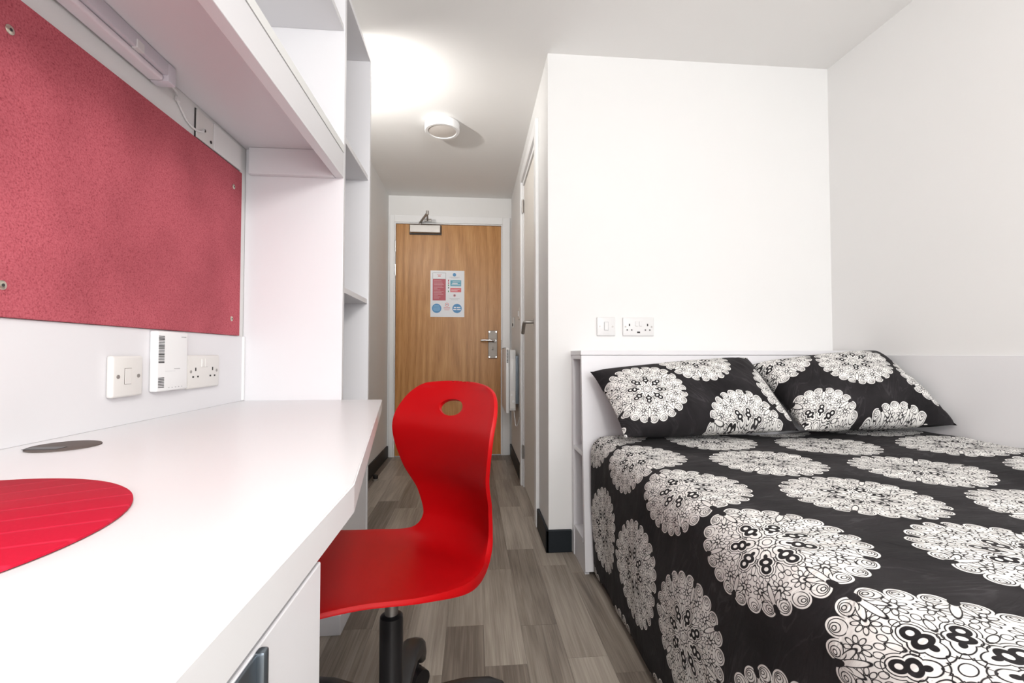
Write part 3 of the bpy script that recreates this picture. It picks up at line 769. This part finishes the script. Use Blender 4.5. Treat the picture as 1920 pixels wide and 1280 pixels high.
# drawer pedestal under the desk
dp = thing('drawer_pedestal', (-0.42, 0.1, 0), 'white drawer pedestal with dark metal pulls under the desk', 'pedestal')
obj('body', box(XL + 0.05, -0.158, -0.30, 0.438, 0.0, DBOT - 0.001, 0.001), 'lam', dp)
zt = [(0.020, 0.245), (0.249, 0.474), (0.478, DBOT - 0.006)]
for (za, zb) in zt:
    dr = obj('drawer_front', box(-0.1575, -0.1385, -0.298, 0.438, za, zb, 0.0015), 'lam', dp)
    bm = bmesh.new()
    bx(bm, -0.1385, -0.1365, 0.130, 0.314, zb - 0.052, zb - 0.0015, 0.0008)
    obj('pull_recess', bm, 'gunmetal', dr)
    bm = bmesh.new()
    for a in ((0.126, 0.134, zb - 0.056, zb), (0.308, 0.316, zb - 0.056, zb), (0.126, 0.316, zb - 0.060, zb - 0.052)):
        bx(bm, -0.1384, -0.1315, a[0], a[1], a[2], a[3], 0.002)
    obj('pull_rim', bm, 'gunmetal', dr, smooth=True)

# ------------------------------------------------------------------ chair
CX_, CY_, ROT = -0.1711, 1.005, math.radians(40.92)
ch = thing('swivel_chair', (CX_, CY_, 0), 'red plastic swivel chair with oval hand hole and black castor base', 'chair')
KU = [-.193, -.184, -.160, -.1443, -.1563, -.1882, -.1992, -.1489, -.0508, .0663, .170, .250, .290]
KZ = [.822, .802, .758, .7045, .6281, .5553, .4748, .4269, .4393, .4619, .478, .490, .480]
KW = [.115, .148, .1745, .1834, .1597, .1339, .1215, .1343, .188, .2064, .180, .155, .140]
KC = [.02, .02, .025, .03, .03, .03, .03, .02, .01, .01, .01, .0, 0]
KN = len(KU)
def crk(K, t):
    i = max(0, min(int(math.floor(t)), KN - 2)); f = t - i
    g = lambda j: K[max(0, min(KN - 1, j))]
    a, b_, c, d = g(i - 1), g(i), g(i + 1), g(i + 2)
    return .5 * (2 * b_ + (c - a) * f + (2 * a - 5 * b_ + 4 * c - d) * f * f + (3 * b_ - a - 3 * c + d) * f ** 3)
def capf(t):
    a = max(0, 1 - max(0, min(1, 1 - t / 2.3)) ** 2.4); b_ = max(0, 1 - max(0, min(1, 1 - (KN - 1 - t) / 0.9)) ** 2.6)
    return math.sqrt(a) * math.sqrt(b_)
FW = Vector((-math.cos(ROT), -math.sin(ROT), 0)); RT = Vector((FW.y, -FW.x, 0))
def shell_pt(t, v):
    U, Z = crk(KU, t), crk(KZ, t); w = max(0.0006, crk(KW, t) * capf(t)); c = crk(KC, t)
    e = 0.02
    tu = crk(KU, min(KN - 1, t + e)) - crk(KU, max(0, t - e)); tz = crk(KZ, min(KN - 1, t + e)) - crk(KZ, max(0, t - e))
    L = math.hypot(tu, tz) + 1e-9
    nu, nz = -tz / L, tu / L
    cc = c * v * v * min(1.0, (w / 0.12) ** 2)
    return Vector((CX_, CY_, Z + nz * cc)) + FW * (U + nu * cc) + RT * (w * v), w
ts = [(q / 26) ** 2 * 1.0 for q in range(26)] + [1 + (KN - 2) * q / 110 for q in range(111)]
# thin the end near the front so the lip stays rounded
ts = ts[:-1] + [KN - 1 - 0.06, KN - 1 - 0.03, KN - 1 - 0.012, KN - 1 - 0.003]
ts = sorted(ts)
NV = 48
bm = bmesh.new(); grid = []
HT, HA, HB = None, 0.044, 0.0185
hole_z = 0.763
best = min((abs(crk(KZ, q / 100) - hole_z), q / 100) for q in range(60, 500)); HT = best[1]
for t in ts:
    row = []
    for k in range(NV + 1):
        v = -1 + 2 * k / NV
        p, w = shell_pt(t, v); row.append((bm.verts.new(p), t, v, w, p.z))
    # rim turned over away from the sitter
    pc, w = shell_pt(t, 0); pd_, _ = shell_pt(min(KN - 1.001, t + 0.05), 0); pe_, _ = shell_pt(max(0.0, t - 0.05), 0)
    nn = (pd_ - pe_).cross(RT).normalized()
    if nn.dot(FW) + nn.z < 0: nn = -nn
    fl_d = 0.003 + 0.016 * math.exp(-((t - 7.4) / 1.15) ** 2)
    k_ = min(1.0, w / 0.10)
    for sg in (-1, 1):
        p, w = shell_pt(t, sg)
        ex = [p + RT * (sg * 0.001 * k_) - nn * (fl_d * 0.45 * k_), p + RT * (sg * 0.001 * k_) - nn * (fl_d * k_)]
        ex = [(bm.verts.new(q), t, sg * 1.0, w, q.z) for q in ex]
        row = ex[::-1] + row if sg < 0 else row + ex
    grid.append(row)
def hole_f(z, lat): return math.hypot(lat / HA, (z - hole_z) / HB)
inside = set()
for row in grid:
    for (vt, t, v, w, z) in row:
        if t < 5 and hole_f(z, v * w) < 1.0: inside.add(vt)
def face_ok(vs): return not all(q in inside for q in vs)
adj = {}
for a, b_ in zip(grid[:-1], grid[1:]):
    for k in range(len(a) - 1):
        q = (a[k][0], a[k + 1][0], b_[k + 1][0], b_[k][0])
        if any(z in inside for z in q): continue
        try: bm.faces.new(q)
        except ValueError: pass
# snap the ragged rim of the hole onto the ellipse
info = {vt: (t, v, w, z) for row in grid for (vt, t, v, w, z) in row}
for vt in list(inside): bm.verts.remove(vt)
bm.verts.ensure_lookup_table()
bmesh.ops.remove_doubles(bm, verts=bm.verts, dist=0.0004)
for e in [e for e in bm.edges if e.is_boundary]:
    for vt in e.verts:
        if vt not in info: continue
        t, v, w, z = info[vt]
        f = hole_f(z, v * w)
        if t < 5 and f < 1.6 and abs(v) < 0.6:
            lat, zz = v * w / f, hole_z + (z - hole_z) / f
            tt = min(((abs(crk(KZ, HT - 1.5 + q / 100) - zz), HT - 1.5 + q / 100) for q in range(0, 300) if HT - 1.5 + q / 100 > 0.3))[1]
            _, ww = shell_pt(tt, 0)
            vt.co = shell_pt(tt, lat / ww)[0]
bmesh.ops.recalc_face_normals(bm, faces=bm.faces)
shell = obj('shell', bm, 'red', ch, smooth=True)
sm = shell.modifiers.new('thickness', 'SOLIDIFY'); sm.thickness = 0.009; sm.offset = 0.0; sm.use_even_offset = False
bv = shell.modifiers.new('round', 'BEVEL'); bv.width = 0.0032; bv.segments = 3; bv.limit_method = 'ANGLE'; bv.angle_limit = math.radians(50)
SZ = 0.4393
obj('seat_mount', box(CX_ - 0.08, CX_ + 0.08, CY_ - 0.06, CY_ + 0.06, SZ - 0.044, SZ - 0.016, 0.008), 'black', ch, smooth=True)
bm = bmesh.new(); cyl(bm, (CX_, CY_, 0.30), (CX_, CY_, SZ - 0.040), 0.014, n=24); obj('gas_piston', bm, 'steel', ch, smooth=True)
obj('column', lathe(bmesh.new(), [(0.018, 0.340), (0.0235, 0.336), (0.0245, 0.328), (0.0245, 0.13), (0.030, 0.12), (0.030, 0.075)], (CX_, CY_, 0)), 'black', ch, smooth=True)
base = obj('base_hub', lathe(bmesh.new(), [(0.034, 0.160), (0.044, 0.150), (0.046, 0.10), (0.036, 0.09)], (CX_, CY_, 0)), 'black', ch, smooth=True)
for q in range(5):
    a = math.radians(97 - 12 + 72 * q)
    d = Vector((math.cos(a), math.sin(a), 0)); n_ = Vector((-d.y, d.x, 0))
    bm = bmesh.new(); prev = None
    prof = [(0.03, 0.148, 0.060, 0.036), (0.09, 0.160, 0.056, 0.032), (0.16, 0.163, 0.054, 0.034), (0.22, 0.154, 0.056, 0.048), (0.252, 0.138, 0.056, 0.066), (0.270, 0.112, 0.050, 0.056), (0.278, 0.086, 0.036, 0.020)]
    for (r_, zt_, wd, th_) in prof:
        c0 = Vector((CX_, CY_, 0)) + d * r_
        ring = []
        for s in range(12):
            b_ = 2 * PI * s / 12
            cc, ss = math.cos(b_), math.sin(b_)
            ring.append(bm.verts.new(c0 + n_ * (wd / 2 * math.copysign(abs(cc) ** 0.7, cc)) + Vector((0, 0, zt_ - th_ / 2 + th_ / 2 * math.copysign(abs(ss) ** 0.7, ss)))))
        if prev:
            for s in range(12): bm.faces.new((prev[s], prev[(s + 1) % 12], ring[(s + 1) % 12], ring[s]))
        else: bm.faces.new(ring[::-1])
        prev = ring
    bm.faces.new(prev); bmesh.ops.recalc_face_normals(bm, faces=bm.faces)
    arm = obj('base_arm', bm, 'black', ch, smooth=True)
    e = Vector((CX_, CY_, 0)) + d * 0.262
    a2 = a + 0.9 + q * 1.7; ax = Vector((math.cos(a2), math.sin(a2), 0))
    bm = bmesh.new()
    for s in (-1, 1):
        p = e + ax * (0.006 * s) + Vector((0, 0, 0.027)); p2 = e + ax * (0.024 * s) + Vector((0, 0, 0.027))
        cyl(bm, p, p2, 0.0268, 0.0255, n=28)
    cyl(bm, e + Vector((0, 0, 0.03)), e + Vector((0, 0, 0.09)), 0.007, n=12)
    cyl(bm, e - ax * 0.02 + Vector((0, 0, 0.027)), e + ax * 0.02 + Vector((0, 0, 0.027)), 0.012, n=12)
    obj('castor', bm, 'black', ch, smooth=True)

# ------------------------------------------------------------------ headboard (box with open end niches)
HX = 0.452
hb = thing('headboard', (1.09, 1.95, 0), 'white box headboard with open end niches behind the pillows', 'headboard')
HY = 1.872
obj('top_board', box(HX - 0.003, XR - 0.0125, HY - 0.004, YW - 0.0005, 0.889, 0.9075, 0.0012), 'lam', hb)
bm = bmesh.new()
pts = [(HY, 0.8875), (HY + 0.020, 0.8875), (1.838, 0.02), (1.818, 0.02)]
lo = [bm.verts.new((HX, y, z)) for y, z in pts]; hi = [bm.verts.new((XR - 0.013, y, z)) for y, z in pts]
bm.faces.new(lo[::-1]); bm.faces.new(hi)
for q in range(4): bm.faces.new((lo[q], lo[(q + 1) % 4], hi[(q + 1) % 4], hi[q]))
bmesh.ops.recalc_face_normals(bm, faces=bm.faces)
obj('front_panel', bm, 'lam', hb)
obj('back_panel', box(HX, XR - 0.013, YW - 0.036, YW - 0.0005, 0.0, 0.8885, 0.001), 'lam', hb)
obj('top_rail', box(HX, XR - 0.013, HY + 0.021, YW - 0.0365, 0.872, 0.8885), 'lam', hb)
for z in (0.470, 0.115): obj('shelf', box(HX + 0.002, XR - 0.013, 1.872, YW - 0.0365, z, z + 0.018), 'lam', hb)
obj('divider', box(HX + 0.20, HX + 0.216, 1.875, YW - 0.0365, 0.134, 0.871), 'lam', hb)
obj('kick_panel', box(HX + 0.004, HX + 0.022, 1.842, YW - 0.0365, 0.0, 0.114), 'lam', hb)

# ------------------------------------------------------------------ bed
bd = thing('bed', (1.1, 0.86, 0), 'black divan bed with mattress hidden under the duvet', 'bed')
obj('divan_base', box(0.500, XR - 0.014, -0.08, 1.812, 0.0, 0.30, 0.01), 'blackcloth', bd, smooth=True)
obj('mattress', box(0.505, XR - 0.014, -0.08, 1.808, 0.302, 0.535, 0.035, 4), 'mattress', bd, smooth=True)

# duvet: cross-section swept along the bed
DV0, DV1 = -0.14, 1.806
sec = []
def addp(p, q, n):
    for k in range(n): sec.append((p[0] + (q[0] - p[0]) * k / n, p[1] + (q[1] - p[1]) * k / n))
addp((0.484, 0.030), (0.474, 0.30), 14); addp((0.474, 0.30), (0.474, 0.495), 12)
RC = 0.075
for k in range(12):
    a = PI - (PI / 2) * k / 12
    sec.append((0.474 + RC + RC * math.cos(a), 0.495 + RC * math.sin(a)))
addp((0.549, 0.570), (1.30, 0.578), 34); addp((1.30, 0.578), (1.60, 0.600), 14); addp((1.60, 0.600), (1.700, 0.602), 6)
addp((1.700, 0.602), (1.716, 0.585), 3); sec.append((1.718, 0.54))
arc = [0]
for a, b_ in zip(sec[:-1], sec[1:]): arc.append(arc[-1] + math.hypot(b_[0] - a[0], b_[1] - a[1]))
i0 = min(range(len(sec)), key=lambda q: abs(sec[q][0] - 0.62) + abs(sec[q][1] - 0.571))
UOFF = 0.62 - arc[i0]
NY = 170
bm = bmesh.new(); uvl = bm.loops.layers.uv.new('UVMap')
rows = []; uvd = {}
U0, V0 = 0.520, 0.442
for j in range(NY + 1):
    y = DV0 + (DV1 - DV0) * j / NY
    row = []
    for i, (sx, sz) in enumerate(sec):
        u = arc[i] + UOFF
        top = max(0.0, min(1.0, (sx - 0.50) / 0.08))
        drop = max(0.0, min(1.0, (0.545 - sz) / 0.3)) if sx < 0.56 else 0.0
        n1 = noise.noise(Vector((u * 2.2, y * 7.5 + u * 1.6, 3.1))); n2 = noise.noise(Vector((u * 6, y * 16 + u * 5, 9.7)))
        n3 = noise.noise(Vector((u * 1.6, y * 1.4, 1.7)))
        p = Vector((sx, y, sz))
        p.z += top * (0.006 * n1 + 0.0025 * n2 + 0.010 * n3)
        p.x -= (1 - top) * (0.006 * n3 * drop + 0.005 * drop * math.sin(y * 26 + 1.5 * n3) * max(0, min(1, (y - 0.9) / 0.8)) + 0.003 * n1)
        # round off the far end a little under the pillows
        if y > 1.74: p.z -= top * 0.02 * ((y - 1.74) / 0.066) ** 2
        vt = bm.verts.new(p); row.append(vt)
        uvd[vt] = (u - U0 - 0.034 * max(0.0, min(1.0, (0.50 - u) / 0.15)), y - V0 - 0.115 * drop)
    rows.append(row)
for a, b_ in zip(rows[:-1], rows[1:]):
    for i in range(len(sec) - 1):
        f = bm.faces.new((a[i], a[i + 1], b_[i + 1], b_[i]))
        for l in f.loops: l[uvl].uv = uvd[l.vert]
for end in (rows[0], rows[-1]):
    pass
bmesh.ops.recalc_face_normals(bm, faces=bm.faces)
dv = obj('duvet', bm, 'medal', None, (1.1, 0.83, 0.03), smooth=True)
for p in dv.data.polygons: p.use_smooth = True
tag(dv, 'black duvet printed with white mandala medallions spread over the bed', 'duvet')
md = dv.modifiers.new('thickness', 'SOLIDIFY'); md.thickness = 0.014; md.offset = -1

# ------------------------------------------------------------------ pillows
def pillow(name, TL, TR, BL, BR, thick, rot, off, label, seed, sag=0.0, shear=0.0):
    TL, TR, BL, BR = map(Vector, (TL, TR, BL, BR))
    N, M_ = 44, 30
    nrm = (TR - TL + BR - BL).cross(TL - BL + TR - BR).normalized()
    if nrm.y > 0: nrm = -nrm
    wd = ((TR - TL).length + (BR - BL).length) / 2; hh = ((TL - BL).length + (TR - BR).length) / 2
    bm = bmesh.new(); uvl = bm.loops.layers.uv.new('UVMap'); uvd = {}
    cr_, sr_ = math.cos(rot), math.sin(rot)
    def pt(s, t, side):
        a, b_ = 2 * s - 1, 2 * t - 1
        ins = 0.030
        s2 = s - a * ins * (1 - b_ * b_) * abs(a) ** 3 * -0.0 ; t2 = t
        # concave edges between pointed corners
        s2 = 0.5 + (s - 0.5) * (1 - 0.05 * (1 - b_ * b_)); t2 = 0.5 + (t - 0.5) * (1 - 0.07 * (1 - a * a))
        p = (TL * (1 - s2) + TR * s2) * t2 + (BL * (1 - s2) + BR * s2) * (1 - t2)
        pr_ = (max(0, 1 - abs(a) ** 2.6) * max(0, 1 - abs(b_) ** 2.4)) ** 0.46
        wr = 0.010 * noise.noise(Vector((s * 3.5 + seed, t * 4, 0.3))) + 0.005 * noise.noise(Vector((s * 9 + seed, t * 11, 5.0)))
        p = p + nrm * side * (thick * pr_ * 0.5 + wr * pr_)
        p = p - nrm * sag * (1 - b_ * b_)
        return p
    for side in (1, -1):
        g = []
        for j in range(M_ + 1):
            row = []
            for i in range(N + 1):
                s, t = i / N, j / M_
                vt = bm.verts.new(pt(s, t, side))
                U, V = (s - off[0]) * wd * 1.08, (t - off[1]) * hh * 1.18
                U -= shear * V
                uvd[vt] = (U * cr_ - V * sr_, U * sr_ + V * cr_)
                row.append(vt)
            g.append(row)
        for a, b_ in zip(g[:-1], g[1:]):
            for i in range(N):
                f = bm.faces.new((a[i], a[i + 1], b_[i + 1], b_[i]) if side == 1 else (a[i], b_[i], b_[i + 1], a[i + 1]))
                for l in f.loops: l[uvl].uv = uvd[l.vert]
    bmesh.ops.remove_doubles(bm, verts=bm.verts, dist=0.0006)
    o = obj(name, bm, 'medal', None, None, smooth=True)
    for p in o.data.polygons: p.use_smooth = True
    return tag(o, label, 'pillow')
pillow('pillow', (0.470, 1.800, 0.822), (1.135, 1.800, 0.878), (0.535, 1.578, 0.598), (1.190, 1.578, 0.612), 0.20,
       math.radians(58), (0.185, 0.46), 'black medallion pillow leaning on the headboard, nearer its open niche end', 1.0)
pillow('pillow', (1.150, 1.800, 0.850), (1.705, 1.790, 0.905), (1.215, 1.580, 0.614), (1.712, 1.480, 0.640), 0.20,
       math.radians(108), (0.585, 0.70), 'black medallion pillow in the corner against the side wall panel', 5.0, shear=0.22)

# ------------------------------------------------------------------ plates on the bed-head wall
def plate_y(name, xc, zc, w, h, t, mat, label, cat):
    o = thing(name, (xc, YW, zc - h / 2), label, cat)
    obj('plate', box(xc - w / 2, xc + w / 2, YW - t, YW - 0.0002, zc - h / 2, zc + h / 2, 0.003, 3), mat, o, smooth=True)
    return o
def dot(o, x, z, r, mat, yf, nm):
    bm = bmesh.new(); cyl(bm, (x, yf + 0.001, z), (x, yf - 0.0008, z), r, n=14); obj(nm, bm, mat, o)
ls = plate_y('light_switch', 0.6135, 1.020, 0.086, 0.086, 0.009, 'plastic', 'white single light switch above the headboard', 'switch')
yf = YW - 0.009
obj('rocker', box(0.605, 0.622, yf - 0.004, yf + 0.001, 1.003, 1.040, 0.0015), 'plastic', ls)
obj('rocker_gap', box(0.6032, 0.6238, yf - 0.0005, yf + 0.001, 1.0015, 1.0415), 'p_grey', ls)
for q in (0.5835, 0.6435): dot(ls, q, 1.020, 0.0045, 'steel', yf, 'screw')
s2 = plate_y('bedside_socket', 0.767, 1.020, 0.148, 0.086, 0.009, 'plastic', 'white double socket with usb port above the headboard', 'socket')
for xc in (0.7235, 0.8100):
    obj('earth_hole', box(xc - 0.0028, xc + 0.0028, yf - 0.0006, yf + 0.001, 1.022, 1.033), 'dark', s2)
    for dx in (-0.0105, 0.0105): obj('pin_hole', box(xc + dx - 0.0034, xc + dx + 0.0034, yf - 0.0006, yf + 0.001, 1.002, 1.0068), 'dark', s2)
for xc in (0.757, 0.776): obj('rocker', box(xc - 0.0065, xc + 0.0065, yf - 0.0035, yf + 0.001, 1.022, 1.044, 0.0015), 'plastic', s2)
obj('usb_port', box(0.760, 0.774, yf - 0.0007, yf + 0.001, 0.990, 0.997), 'dark', s2)
for q in (0.7045, 0.8290): dot(s2, q, 1.019, 0.0042, 'steel', yf, 'screw')
